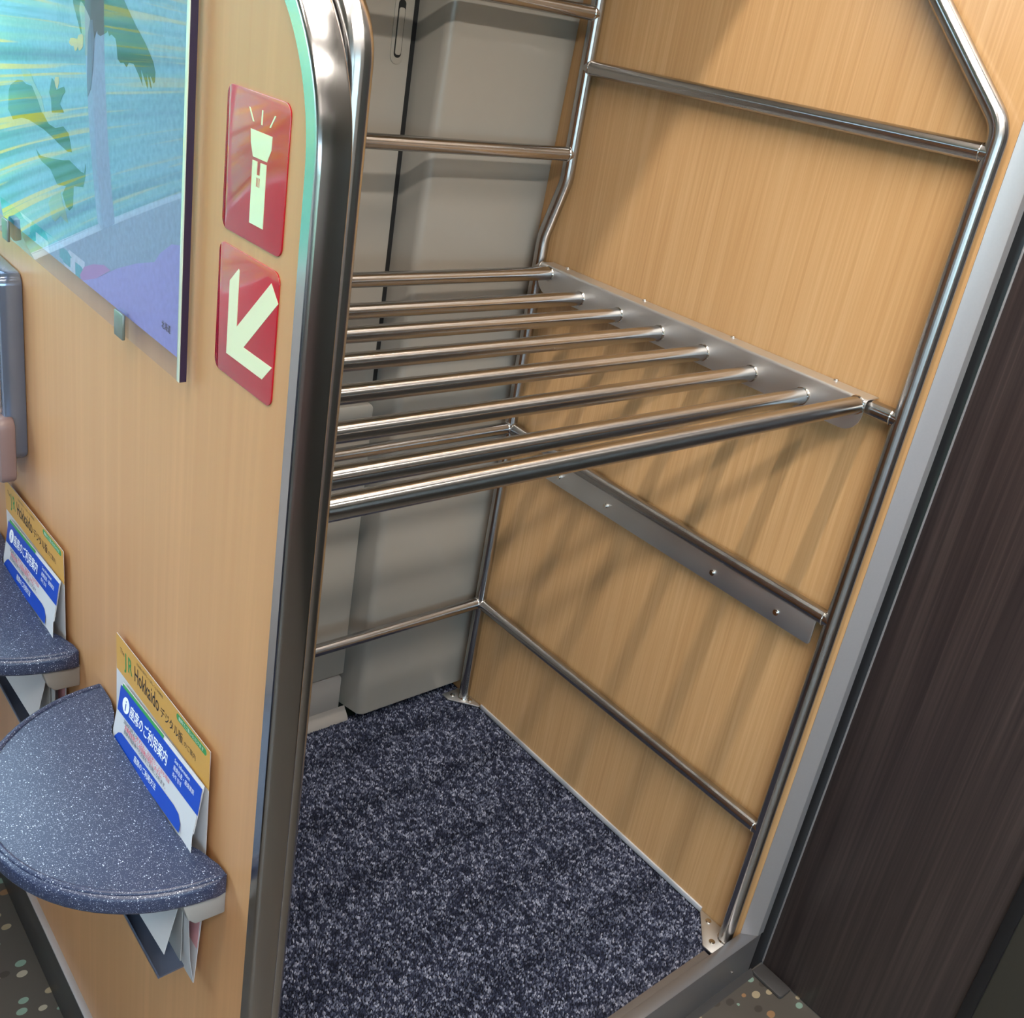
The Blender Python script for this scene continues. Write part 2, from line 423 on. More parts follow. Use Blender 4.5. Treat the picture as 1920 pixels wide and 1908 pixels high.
def prism(poly, ext, axis, bev=0.0, bm=None):
    """poly: 2D points; axis 'x' -> (y,z), 'y' -> (x,z), 'z' -> (x,y); ext: (lo,hi) along the axis"""
    b = bmesh.new(); lo, hi = ext
    def P(a, c, e): return {'x': (e, a, c), 'y': (a, e, c), 'z': (a, c, e)}[axis]
    v0 = [b.verts.new(P(a, c, lo)) for a, c in poly]; v1 = [b.verts.new(P(a, c, hi)) for a, c in poly]
    n = len(poly)
    f0 = b.faces.new(v0); f1 = b.faces.new(v1)
    for i in range(n): b.faces.new((v0[i], v0[(i + 1) % n], v1[(i + 1) % n], v1[i]))
    bmesh.ops.recalc_face_normals(b, faces=b.faces[:])
    if bev:
        es = [e for e in b.edges if len(e.link_faces) == 2 and e.calc_face_angle(0) > 0.6]
        bmesh.ops.bevel(b, geom=es, offset=bev, segments=2, affect='EDGES', profile=0.5)
    return merge(bm, b)

def rrect(a0, a1, b0, b1, r, n=6, corners=(1, 1, 1, 1)):
    """rounded rectangle outline, corners order: (a1,b1) (a0,b1) (a0,b0) (a1,b0)"""
    out = []
    for (cx, cy, s, on) in ((a1 - r, b1 - r, 0, corners[0]), (a0 + r, b1 - r, 1, corners[1]), (a0 + r, b0 + r, 2, corners[2]), (a1 - r, b0 + r, 3, corners[3])):
        if on:
            for k in range(n + 1):
                t = math.pi / 2 * (s + k / n); out.append((cx + r * math.cos(t), cy + r * math.sin(t)))
        else:
            out.append(((a1, a0, a0, a1)[s], (b1, b1, b0, b0)[s]))
    return out

def flat_shape(polys, o, u, v, n, off=0.0, thick=0.0003, bm=None):
    """thin printed shapes on the plane o + a*u + b*v, standing off along n"""
    o, u, v, n = Vector(o), Vector(u), Vector(v), Vector(n)
    b = bmesh.new()
    for poly in polys:
        lo = [b.verts.new(o + u * a + v * c + n * off) for a, c in poly]
        hi = [b.verts.new(o + u * a + v * c + n * (off + thick)) for a, c in poly]
        f = b.faces.new(hi); m = len(poly); f.normal_update()
        if f.normal.dot(n) < 0: f.normal_flip()
        for i in range(m): b.faces.new((lo[i], lo[(i + 1) % m], hi[(i + 1) % m], hi[i]))
    bmesh.ops.triangulate(b, faces=[f for f in b.faces if len(f.verts) > 4], ngon_method='EAR_CLIP')
    return merge(bm, b)

def text_bm(txt, size, o, u, v, n, off, bold=0.0, sx=1.0, align='LEFT'):
    c = bpy.data.curves.new('t', 'FONT'); c.body = txt; c.size = size
    c.resolution_u = 2; c.fill_mode = 'FRONT'; c.align_x = align
    t = bpy.data.objects.new('t', c); COL.objects.link(t)
    dg = bpy.context.evaluated_depsgraph_get(); me = bpy.data.meshes.new_from_object(t.evaluated_get(dg))
    bpy.data.objects.remove(t); bpy.data.curves.remove(c)
    b = bmesh.new(); b.from_mesh(me); bpy.data.meshes.remove(me)
    o, u, v, n = Vector(o), Vector(u), Vector(v), Vector(n)
    if bold:                                   # heavier strokes: the same glyphs struck again, slightly shifted
        src = b.copy()
        for i, (dx, dy) in enumerate(((1, 0), (0.5, 0.8))):
            d = src.copy()
            for q in d.verts: q.co.x += dx * bold * size; q.co.y += dy * bold * size; q.co.z += 0.00002 * (i + 1)
            b = merge(b, d)
        src.free()
    for q in b.verts: q.co = o + u * (q.co.x * sx) + v * q.co.y + n * (off + q.co.z)
    return b

def circle(cx, cy, r, n=20): return [(cx + r * math.cos(2 * math.pi * k / n), cy + r * math.sin(2 * math.pi * k / n)) for k in range(n)]

# ------------------------------------------------------------------ room shell
XW = 0.017          # face of the wooden end wall
XL = -1.0506        # seat-side face of the partition
XR = -1.024         # rack-side face of the partition
YP = -0.030         # aisle-side front of the partition
ZF = -0.080         # aisle floor
ZC = 3.00           # ceiling
CAR_X = -6.2; YN = 0.94; YO = -2.40

struct('wall_right', box(XW, XW + 0.05, -0.018, YN + 0.05, -0.02, ZC), MT['wood'])
# thin metal strip along the foot of the wooden wall
struct('baseboard_right', box(XW - 0.0035, XW + 0.001, 0.074, 0.80, 0.0, 0.012, 0.0008), plain('pale_metal_strip', srgb(216, 218, 224), 0.35, 0.3, var=0.03))
struct('floor', box(CAR_X, 2.0, YO, YN, ZF - 0.06, ZF), MT['vinyl'])
struct('ceiling', box(CAR_X, 0.2, YO - 0.05, YN + 0.05, ZC, ZC + 0.05), plain('grey_ceiling', srgb(176, 172, 166), 0.6, var=0.02))

# back wall of the luggage bay: grey lining panels
wb = struct_root('wall_back')
finish('backing', box(XR, XW + 0.05, 0.975, 1.0, -0.06, ZC), MT['blackgap'], wb)
finish('upper_panel', prism(rrect(XR, -0.3145, 0.806, ZC, 0.010, corners=(0, 0, 0, 1)), (0.940, 0.96), 'y', 0.0025), MT['panel'], wb)
finish('gap_shade_strip', box(-0.320, -0.3035, 0.9435, 0.952, 0.808, ZC), MT['blackgap'], wb)  # black strip standing in for the shade inside the panel gap
finish('lower_panel', prism(rrect(XR, -0.311, 0.128, 0.800, 0.012, corners=(1, 0, 0, 0)), (0.932, 0.96), 'y', 0.003), MT['panel'], wb)
finish('kick_plate', prism(rrect(XR, -0.312, 0.014, 0.123, 0.014, corners=(1, 0, 0, 0)), (0.936, 0.96), 'y', 0.002), MT['panel_lo'], wb)
finish('kick_lip', prism([(0.936, 0.016), (0.936, 0.030), (0.932, 0.024), (0.918, 0.010), (0.914, 0.000), (0.936, 0.0)], (XR, -0.296), 'x', 0.001), MT['panel_lo'], wb)
def pillar_cover():
    # plan outline (x, y), rounded front-left corner, slight lean at the top
    plan = [(XW - 0.003, 0.970), (XW - 0.003, 0.886)]
    c = (-0.270, 0.906)
    for k in range(9):
        t = -math.pi / 2 - (math.pi / 2 - 0.26) * k / 8
        plan.append((c[0] + 0.020 * math.cos(t), c[1] + 0.020 * math.sin(t)))
    plan.append((-0.306, 0.970))
    b = bmesh.new(); rows = []
    for z, dy in ((0.026, 0.0), (1.08, 0.0), (1.30, -0.006), (1.60, -0.018), (ZC, -0.05)):
        rows.append([b.verts.new((x, y + (dy if y < 0.95 else 0), z)) for x, y in plan])
    n = len(plan)
    for i in range(len(rows) - 1):
        for k in range(n): b.faces.new((rows[i][k], rows[i][(k + 1) % n], rows[i + 1][(k + 1) % n], rows[i + 1][k]))
    b.faces.new(rows[0]); b.faces.new(rows[-1])
    bmesh.ops.recalc_face_normals(b, faces=b.faces[:])
    es = [e for e in b.edges if all(abs(q.co.z - 0.026) < 1e-4 for q in e.verts)]
    bmesh.ops.bevel(b, geom=es, offset=0.006, segments=3, affect='EDGES', profile=0.5)
    return b
finish('pillar_cover', pillar_cover(), MT['panel'], wb)
# sunken slide latch in the upper panel
lt = finish('latch_plate', prism(rrect(-0.356, -0.328, 1.450, 1.566, 0.0139, 8), (0.9385, 0.941), 'y', 0.0008), MT['panel'], wb)
finish('latch_slot', prism(rrect(-0.3495, -0.3345, 1.461, 1.556, 0.0074, 8), (0.9378, 0.939), 'y'), MT['blackgap'], lt)
finish('latch_slider', prism(rrect(-0.3480, -0.3360, 1.466, 1.543, 0.004, 5), (0.9362, 0.9382), 'y', 0.0006), MT['panel'], lt)

# partition between the bay and the seats, its front top corner swept back
def corner_path(d=0.0):
    """front edge of the partition in (y, z): upright, then a wide sweep to the rear; d insets it"""
    pts = [(YP + d, -0.078)]
    cy, cz, R = YP + 0.17, 1.437, 0.17
    for k in range(25):
        t = math.pi - math.pi / 2 * k / 24
        pts.append((cy + (R - d) * math.cos(t), cz + (R - d) * math.sin(t)))
    pts.append((0.95, cz + R - d))
    return pts
front = corner_path(0.012)
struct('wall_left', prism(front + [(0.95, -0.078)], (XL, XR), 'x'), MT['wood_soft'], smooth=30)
# stainless channel capping the partition edge
def cap_bm():
    b = bmesh.new()
    # profile (x, depth-inwards): flange on seat side, rounded corner, front, rounded corner, flange on bay side
    prof = [(XL - 0.0012, 0.0175), (XL - 0.0022, 0.0165), (XL - 0.0022, 0.004)]
    for k in range(5):
        t = math.pi + math.pi / 2 * k / 4; prof.append((XL + 0.0018 + 0.004 * math.cos(t), 0.004 + 0.004 * math.sin(t)))
    for k in range(5):
        t = 1.5 * math.pi + math.pi / 2 * k / 4; prof.append((XR - 0.0028 + 0.004 * math.cos(t), 0.004 + 0.004 * math.sin(t)))
    prof += [(XR + 0.0012, 0.0165), (XR + 0.0004, 0.0175)]
    cols = []
    for x, d in prof:
        cols.append([b.verts.new((x, y, z)) for y, z in corner_path(d)])
    for i in range(len(cols) - 1):
        for k in range(len(cols[0]) - 1):
            b.faces.new((cols[i][k], cols[i + 1][k], cols[i + 1][k + 1], cols[i][k + 1]))
    return b
struct('trim_1', cap_bm(), MT['steel_trim'], 'brushed steel edge cap of the wooden partition, curved back at the top')
# dark skirting with a bright top edge on the seat side
bl = struct('baseboard_left', box(XL - 0.0095, XL + 0.001, 0.0, 0.93, ZF, 0.038, 0.001), MT['grey_dark'])
finish('bright_edge', box(XL - 0.0105, XL + 0.001, 0.0, 0.93, 0.037, 0.0405, 0.0008), MT['alu'], bl)

# steel sill along the front of the bay
sill = struct('trim_2', box(XR + 0.002, 0.055, -0.042, -0.0175, ZF, 0.030, 0.002), MT['steel_x'], 'brushed steel sill along the front of the luggage bay')
finish('inner_strip', box(XR + 0.002, -0.060, -0.0175, 0.004, -0.01, 0.010, 0.001), MT['steel_x'], sill)
finish('rivet', tube([(-0.012, -0.0415, -0.035), (-0.012, -0.0428, -0.035)], 0.002, 10), MT['chrome'], sill)
finish('floor_seal', prism([(-0.042, ZF), (-0.042, ZF + 0.010), (-0.052, ZF + 0.001), (-0.054, ZF)], (XR, 0.062), 'x'), MT['grey_dark'], sill)
# aluminium door jamb, chamfered towards the bay
struct('trim_3', prism([(XW - 0.0008, -0.0185), (0.041, -0.042), (0.060, -0.042), (0.060, -0.018)], (0.030, ZC), 'z', 0.0008), MT['alu'], 'satin aluminium door jamb beside the wooden wall')
# rubber seal between jamb and door leaf
struct('trim_4', box(0.058, 0.120, -0.0415, -0.020, ZF, ZC, 0.002), MT['black'], 'black rubber seal strip between jamb and dark sliding door')

# dark sliding door
d1 = struct_root('door_1', (0.1, -0.2, ZF), 'dark brown wood grain sliding door at the end of the aisle')
finish('door_leaf', box(0.097, 0.125, -0.388, -0.046, ZF + 0.004, ZC, 0.001), MT['wood_dark'], d1)
finish('leading_edge', box(0.0945, 0.099, -0.0465, -0.0435, ZF + 0.010, ZC, 0.0008), MT['alu'], d1)
finish('edge_seal', box(0.090, 0.125, -0.409, -0.3885, ZF + 0.002, ZC, 0.002), MT['black'], d1)
struct('wall_door_side', box(0.098, 0.14, YO, -0.409, ZF, ZC), plain('dark_olive_panel', srgb(52, 50, 44), 0.45, var=0.06, scale=8))
# ------------------------------------------------------------------ window side of the seats, ceiling, far side (seen in reflections)
Y0, Y1 = 0.93, 0.97
ws = struct_root('wall_window_side')
finish('lower_lining', box(CAR_X, XL, Y0, Y1, ZF, 1.085, 0.004), MT['seatwall'], ws)
finish('upper_lining', box(CAR_X, XL, Y0, Y1, 1.95, ZC), MT['seatwall'], ws)
for a, b_ in ((-1.066, XL), (-1.402, -1.346), (-2.9, -2.75), (-4.4, -4.25), (CAR_X, -5.8)):
    finish('pillar', box(a, b_, Y0 - 0.006, Y1, 1.085, 1.95, 0.006), MT['pillar'], ws)
k = 0
for a, b_ in ((-1.346, -1.066), (-2.75, -1.402), (-4.25, -2.9), (-5.8, -4.4)):
    k += 1
    w = struct('window_%d' % k, box(a, b_, Y1 - 0.012, Y1 - 0.008, 1.085, 1.95), MT['glass'])
wf = struct_root('wall_far_side')
finish('lower_lining', box(CAR_X, 0.1, YO - 0.04, YO, ZF, 0.85), MT['taupe'], wf)
finish('upper_lining', box(CAR_X, 0.1, YO - 0.04, YO, 1.72, ZC), MT['seatwall'], wf)
for a, b_ in ((-0.9, 0.1), (-2.75, -2.55), (-4.55, -4.35), (CAR_X, -6.0)):
    finish('pillar', box(a, b_, YO - 0.04, YO, 0.85, 1.72), MT['seatwall'], wf)
for a, b_ in ((-2.55, -0.9), (-4.35, -2.75), (-6.0, -4.55)):
    k += 1
    struct('window_%d' % k, box(a, b_, YO - 0.03, YO - 0.026, 0.85, 1.72), MT['glass'])
struct('wall_rear', box(CAR_X - 0.05, CAR_X, YO, YN, ZF, ZC), MT['seatwall'])
# overhead racks along both sides
def bin_(name, y0, y1, z, label):
    t = thing(name, ((CAR_X + XW) / 2, (y0 + y1) / 2, z), label, 'overhead rack')
    finish('shelf', box(CAR_X, XW, min(y0, y1), max(y0, y1), z, z + 0.03, 0.004), MT['ceil'], t)
    e = y0
    finish('front_rail', box(CAR_X, XW, e - 0.012, e + 0.012, z - 0.004, z + 0.07, 0.006), MT['alu'], t)
    return t
bin_('overhead_rack', 0.292, 0.925, 2.10, 'cream overhead rack above the luggage bay')
bin_('overhead_rack', -1.75, -2.38, 2.10, 'cream overhead rack across the aisle')
def lamp(y, zb, w, strength, label):
    t = thing('ceiling_light', (-3.0, y, zb), label, 'ceiling light')
    finish('housing', box(-2.52, XW - 0.002, y - w - 0.02, y + w + 0.02, zb + 0.012, ZC, 0.004), MT['ceil'], t)
    finish('diffuser', box(-2.5, XW - 0.01, y - w, y + w, zb, zb + 0.014, 0.003), emit('lamp_glow', (1.0, 0.935, 0.85, 1), strength), t)
lamp(-0.11, 2.95, 0.022, LAMP_NEAR, 'long ceiling light strip above the near seats')
lamp(-1.40, 2.95, 0.070, LAMP_FAR, 'long ceiling light strip across the aisle')
t = thing('ceiling_light', (-0.55, -0.55, 2.95), 'added square fill light above the aisle in front of the luggage bay', 'ceiling light')  # unseen fill panel, added to brighten the lower bay
finish('housing', box(-1.07, -0.13, -0.77, -0.33, 2.962, ZC, 0.004), MT['ceil'], t)
finish('diffuser', box(-1.05, -0.15, -0.75, -0.35, 2.95, 2.964, 0.003), emit('fill_glow_entry', (1.0, 0.925, 0.84, 1), FILL_ENTRY), t)

# ------------------------------------------------------------------ outside
emb = finish('grassy_embankment', prism([(2.3, -1.3), (2.45, 0.2), (2.75, 1.7), (3.1, 2.1), (6.0, 2.2), (6.0, -1.3)], (-14, 4), 'x'), MT['scenery'])
tag(emb, 'green embankment with yellow flowers outside the window', 'embankment')
g = struct('ground_outside', box(-40, 40, -40, 40, -1.4, -1.3), MT['ground'])

# ------------------------------------------------------------------ carpet of the bay
def carpet():
    cp = thing('carpet', (-0.5, 0.45, 0), 'dark navy and grey flecked loop pile carpet in the luggage bay', 'carpet')
    finish('carpet_backing', box(XR + 0.002, XW - 0.001, -0.017, 0.93, -0.06, -0.0015), MT['carpet_base'], cp)
    rng = np.random.default_rng(3)
    p = 0.0042
    xs = np.arange(-0.86, XW - 0.005, p); ys = np.arange(0.006, 0.925, p * 0.8)
    gx, gy = np.meshgrid(xs, ys); gx = gx.ravel().copy(); gy = gy.ravel().copy()
    n = gx.size
    gx += rng.uniform(-.4, .4, n) * p; gy += rng.uniform(-.4, .4, n) * p * 0.8
    # yarn colour: small clumps of light and dark loops
    nx, ny = 420, 420
    f = rng.random((nx, ny))
    f = (f + 0.6 * np.roll(f, 1, 0) + 0.6 * np.roll(f, 1, 1) + .4 * np.roll(f, 2, 1)) / 2.6
    f = (f - f.min()) / (f.max() - f.min())
    ix = ((gx + 0.9) / 0.94 * nx * 0.62).astype(int) % nx; iy = ((gy + 0.02) / 0.96 * ny * 0.62).astype(int) % ny
    yarn = f[ix, iy] * 0.72 + rng.random(n) * 0.30
    yarn = np.clip((yarn - 0.50) * 1.9 + 0.45, 0, 1)
    ang = rng.uniform(-0.6, 0.6, n) + np.where(rng.random(n) < .5, 0.5, 1.3)
    la = rng.uniform(0.0022, 0.0032, n); lb = rng.uniform(0.0013, 0.0019, n); h = rng.uniform(0.0012, 0.0028, n)
    # cheap loop: base ring of 6, top ring of 3 -> low dome
    K = 6
    t = np.arange(K) * 2 * np.pi / K
    ca, sa = np.cos(ang)[:, None], np.sin(ang)[:, None]
    def ring(sc, z):
        ex = la[:, None] * np.cos(t)[None] * sc; ey = lb[:, None] * np.sin(t)[None] * sc
        return np.stack([gx[:, None] + ex * ca - ey * sa, gy[:, None] + ex * sa + ey * ca, np.broadcast_to(z[:, None], ex.shape)], -1)
    V = np.concatenate([ring(1.0, np.full(n, -0.0015)), ring(0.62, h * 0.85), np.stack([gx, gy, h], -1)[:, None, :]], 1)
    m = V.shape[1]
    V = V.reshape(-1, 3) - np.array(ORIGIN[cp.name])
    base = (np.arange(n) * m)[:, None, None]
    q = np.array([[k, (k + 1) % K, K + (k + 1) % K, K + k] for k in range(K)])
    tr = np.array([[K + k, K + (k + 1) % K, 2 * K] for k in range(K)])
    Q = (base + q[None]).reshape(-1, 4); T = (base + tr[None]).reshape(-1, 3)
    me = bpy.data.meshes.new('carpet_pile')
    me.vertices.add(len(V)); me.vertices.foreach_set('co', V.astype(np.float32).ravel())
    nl = Q.size + T.size
    me.loops.add(nl); me.loops.foreach_set('vertex_index', np.concatenate([Q.ravel(), T.ravel()]).astype(np.int32))
    starts = np.concatenate([np.arange(len(Q)) * 4, Q.size + np.arange(len(T)) * 3]).astype(np.int32)
    me.polygons.add(len(starts)); me.polygons.foreach_set('loop_start', starts)
    me.polygons.foreach_set('use_smooth', np.ones(len(starts), bool))
    me.update(calc_edges=True)
    a = me.attributes.new('yarn', 'FLOAT', 'POINT'); a.data.foreach_set('value', np.repeat(yarn, m).astype(np.float32))
    me.materials.append(MT['carpet'])
    o = bpy.data.objects.new('carpet_pile', me); COL.objects.link(o); o.parent = cp; o['kind'] = 'stuff'
carpet()

# ------------------------------------------------------------------ luggage rack
R = 0.0136
D = 0.85; DU = 0.812; XLF = -1.0075        # rear post depth, its upper run, left frame plane
Z1, Z2, Z3, Z4, Z5, Z6 = 0.2848, 0.7402, 1.1032, 1.4955, 1.3358, 1.5889
rack = thing('luggage_rack', (-0.5, 0.42, 0.0), 'stainless steel tube luggage rack with one slatted shelf in the bay', 'luggage rack')
def pan_head(c, n, r=0.0048, h=0.0028):
    c = Vector(c); n = Vector(n).normalized()
    b = tube([c, c + n * h * 0.5], r, 14)
    b = tube([c + n * h * 0.5, c + n * h], r * 0.72, 14, b)
    ref = Vector((0, 0, 1)) if abs(n.z) < 0.9 else Vector((1, 0, 0)); u = n.cross(ref).normalized()
    return b
def frame(x, s):
    """one side frame; s = +1 when the wall lies at larger x"""
    y0 = 0.0 if s > 0 else 0.006
    finish('front_post', tube(fillet([(x, y0, 0.0075), (x, y0, 1.533), (x, 0.545, 2.075)], 0.055, 12), R), MT['tube'], rack)
    finish('rear_post', tube(fillet([(x, D, 0.0075), (x, D, 1.165), (x, DU, 1.285), (x, DU, 2.088)], 0.075, 10), R), MT['tube'], rack)
    for z, yb in ((Z1, D), (Z2, D), (Z3, D), (Z4, DU)):
        o = finish('side_rail', tube([(x, y0, z), (x, yb, z)], R - 0.0002), MT['tube'], rack)
        finish('weld_bead', torus_bead((x, y0 + R + 0.0006, z), (0, 1, 0), R, 0.0011), MT['chrome'], o)
        finish('weld_bead', torus_bead((x, yb - R - 0.0006, z), (0, 1, 0), R, 0.0011), MT['chrome'], o)
    # fixing plate welded under the middle rail
    pl = finish('fixing_plate', prism(rrect(0.026, 0.712, 0.680, Z2 - 0.004, 0.006, 4, (0, 0, 1, 0)), tuple(sorted((x - s * 0.0045, x - s * 0.0015))), 'x', 0.0006), MT['steel_sheet'], rack)
    for y in (0.6708, 0.5294, 0.2463, 0.101):
        finish('bolt', pan_head((x - s * 0.0045, y, 0.7015), (-s, 0, 0), 0.0055, 0.0045), MT['chrome'], pl)
    # folded bracket over the shelf rail
    xa, xb = x + s * 0.013, x - s * 0.0215
    prof = [(xa, Z3 + R + 0.0004), (xa, Z3 + R + 0.0022)]
    for k in range(6):
        t = math.pi / 2 * k / 5
        prof.append((x - s * (0.0175 + 0.0045 * math.sin(t)), Z3 + R - 0.0023 + 0.0045 * math.cos(t)))
    # vertical leaf outline in (y, z): rounded lower corners
    ztop = Z3 + R - 0.0023; zb = 1.0608
    leaf = [(0.053, ztop), (0.053, 1.093)]
    for k in range(9):
        t = math.pi + math.pi / 2 * k / 8; leaf.append((0.085 + 0.032 * math.cos(t), zb + 0.032 + 0.032 * math.sin(t)))
    for k in range(9):
        t = 1.5 * math.pi + math.pi / 2 * k / 8; leaf.append((0.790 + 0.032 * math.cos(t), zb + 0.032 + 0.032 * math.sin(t)))
    leaf.append((0.822, ztop))
    bm = prism(leaf, tuple(sorted((x - s * 0.0200, x - s * 0.0220))), 'x')
    inner = [(x - s * 0.0160, Z3 + R + 0.0004), (x - s * 0.0200, Z3 + R - 0.0030), (x - s * 0.0200, ztop), (x - s * 0.022, ztop)]
    fold = prof + [(x - s * 0.0200, ztop), (x - s * 0.0160, Z3 + R + 0.0002)]
    bm = prism(fold, (0.053, 0.822), 'y', 0, bm)
    br = finish('bracket', bm, MT['steel_sheet'], rack)
    for y in (0.7723, 0.5561, 0.3416, 0.1287):
        finish('screw', pan_head((x + s * 0.008, y, Z3 + R + 0.0022), (0, 0, 1), 0.0046, 0.0035), MT['chrome'], br)
    # foot plates
    wx = x + s * 0.0155
    for poly, scr in (([(wx, 0.072), (x + s * 0.010, 0.072), (x - s * 0.050, 0.0144), (x - s * 0.050, -0.006), (x - s * 0.040, -0.0165), (wx, -0.0165)], ((x + s * 0.004, 0.046), (x - s * 0.029, 0.009))),
                      ([(wx, 0.801), (x + s * 0.010, 0.801), (x - s * 0.042, 0.861), (x - s * 0.042, 0.884), (wx, 0.884)], ((x + s * 0.004, 0.830), (x - s * 0.022, 0.868)))):
        fp = finish('foot_plate', prism(poly, (0.0032, 0.0072), 'z', 0.0006), MT['steel_sheet'], rack)
        for sx_, sy_ in scr: finish('screw', pan_head((sx_, sy_, 0.0072), (0, 0, 1), 0.0062, 0.003), MT['chrome'], fp)
        yy = y0 if poly[0][1] < 0.5 else D
        finish('weld_bead', torus_bead((x, yy, 0.0080), (0, 0, 1), R + 0.0004, 0.0016), MT['chrome'], fp)
frame(0.0, 1); frame(XLF, -1)
for y, z in ((D, Z1), (D, Z2), (DU, Z5), (DU, Z6)):
    o = finish('rear_rail', tube([(XLF, y, z), (0.0, y, z)], R - 0.0002), MT['tube'], rack)
    finish('weld_bead', torus_bead((-R - 0.0006, y, z), (1, 0, 0), R, 0.0011), MT['chrome'], o)
bars = [(0.7938, 1.1045), (0.6954, 1.0825), (0.5892, 1.0828), (0.4821, 1.0829), (0.3750, 1.0828), (0.2683, 1.0832), (0.1630, 1.0834), (0.0668, 1.1060)]
for y, z in bars:
    o = finish('shelf_bar', tube([(XLF + 0.0221, y, z), (-0.0221, y, z)], R), MT['tube'], rack)
    finish('weld_bead', torus_bead((-0.0232, y, z), (1, 0, 0), R + 0.0002, 0.0017, 26), MT['chrome'], o)
    finish('weld_bead', torus_bead((XLF + 0.0232, y, z), (1, 0, 0), R + 0.0002, 0.0017, 26), MT['chrome'], o)

# ------------------------------------------------------------------ red emergency signs on the partition
UY, UZ, NX = (0, -1, 0), (0, 0, 1), (-1, 0, 0)
def P(y, z): return (-y, z)          # (world y, z) -> sign plane coords with o=(XL,0,0), u=-y, v=z
OW = (XL, 0, 0)
s1 = thing('torch_sign', (XL, 0.0655, 1.4235), 'red square sign with a pale shining torch, above the arrow sign', 'sign')
finish('sign_face', prism(rrect(0.0140, 0.1166, 1.3660, 1.4795, 0.009, 6), (XL - 0.0012, XL + 0.0002), 'x', 0.0004), MT['sign_red'], s1)
cy = 0.0565
torch = [[P(cy + 0.0175, 1.4520), P(cy + 0.0160, 1.4418), P(cy + 0.0115, 1.4322), P(cy - 0.0115, 1.4322), P(cy - 0.0175, 1.4420), P(cy - 0.0178, 1.4520)],
         [P(cy + 0.0118, 1.4296), P(cy + 0.0118, 1.3810), P(cy - 0.0112, 1.3810), P(cy - 0.0112, 1.4300), P(cy - 0.0015, 1.4297), P(cy - 0.0012, 1.4200), P(cy + 0.0036, 1.4196), P(cy + 0.0036, 1.4297)]]
for (a, b_) in (((0.0775, 1.4672), (0.0700, 1.4578)), ((cy, 1.4682), (cy, 1.4574)), ((0.0360, 1.4674), (0.0432, 1.4578))):
    w = 0.0010
    torch.append([P(a[0] + w, a[1]), P(b_[0] + w, b_[1]), P(b_[0] - w, b_[1]), P(a[0] - w, a[1])])
finish('torch_symbol', flat_shape(torch, OW, UY, UZ, NX, 0.0012, 0.0003), MT['sign_glow'], s1)
marks = [[P(cy + 0.0036 - 0.0022 * i, 1.4178), P(cy + 0.0036 - 0.0022 * i, 1.4108), P(cy + 0.0026 - 0.0022 * i, 1.4108), P(cy + 0.0026 - 0.0022 * i, 1.4178)] for i in range(3)]
finish('grip_marks', flat_shape(marks, OW, UY, UZ, NX, 0.0015, 0.0001), MT['sign_red'], s1)
s2 = thing('arrow_sign', (XL, 0.0660, 1.2987), 'red square sign with a pale arrow pointing down left', 'sign')
finish('sign_face', prism(rrect(0.0140, 0.1190, 1.2425, 1.3545, 0.009, 6), (XL - 0.0012, XL + 0.0002), 'x', 0.0004), MT['sign_red'], s2)
arrow = [P(0.0815, 1.3395), P(0.0965, 1.3258), P(0.0965, 1.2618), P(0.0311, 1.2618), P(0.0160, 1.2772), P(0.0660, 1.2772), P(0.0129, 1.3310), P(0.0258, 1.3438), P(0.0800, 1.2905), P(0.0800, 1.3385)]
finish('arrow_symbol', flat_shape([arrow], OW, UY, UZ, NX, 0.0012, 0.0003), MT['sign_glow'], s2)

# ------------------------------------------------------------------ acrylic picture panel
pic = thing('picture_panel', (XL, 0.44, 1.2126), 'large clear acrylic panel with a print of two dark eagles, clipped to the partition', 'picture')
XPF = -1.0630
finish('backing_board', box(-1.0556, XL + 0.0002, 0.184, 0.890, 1.226, 1.735), MT['acryl_edge'], pic)
pr = finish('printed_picture', box(-1.0562, -1.0555, 0.184, 0.890, 1.226, 1.735), MT['picture'], pic)
# the picture material reads real heights: keep the mesh in world space offsets
def eagle(polys, mat, parent, name, off):
    finish(name, flat_shape([[P(y, z) for y, z in pl] for pl in polys], (-1.0562, 0, 0), UY, UZ, NX, off, 0.0001), mat, parent)
wing = [(0.4562, 1.56), (0.4562, 1.5209), (0.4553, 1.5028), (0.4446, 1.4902), (0.4385, 1.4832), (0.434, 1.4776), (0.4308, 1.4779), (0.4273, 1.492), (0.4089, 1.494), (0.403, 1.4872), (0.3972, 1.4768), (0.3896, 1.4857), (0.3882, 1.4824), (0.3808, 1.4813), (0.3649, 1.4861), (0.3621, 1.4883), (0.3578, 1.484), (0.3522, 1.4861), (0.3424, 1.4839), (0.3396, 1.4789), (0.3367, 1.4667), (0.3298, 1.4642), (0.3216, 1.4653), (0.3148, 1.4624), (0.3095, 1.467), (0.2977, 1.4676), (0.2857, 1.4598), (0.2765, 1.4522), (0.2779, 1.4562), (0.2808, 1.4657), (0.2781, 1.4633), (0.2702, 1.456), (0.265, 1.4511), (0.2652, 1.4558), (0.2681, 1.4647), (0.2641, 1.4606), (0.2575, 1.4523), (0.2563, 1.4534), (0.2604, 1.4621), (0.258, 1.4624), (0.2528, 1.4576), (0.2492, 1.4591), (0.2484, 1.4675), (0.2536, 1.4755), (0.2715, 1.4883), (0.2947, 1.5011), (0.3131, 1.5125), (0.3238, 1.5202), (0.332, 1.5314), (0.34, 1.56)]
E1 = finish('printed_eagle', flat_shape([[P(y, z) for y, z in wing]], (-1.0562, 0, 0), UY, UZ, NX, 0.0001, 0.0001), MT['eagle'], pr)
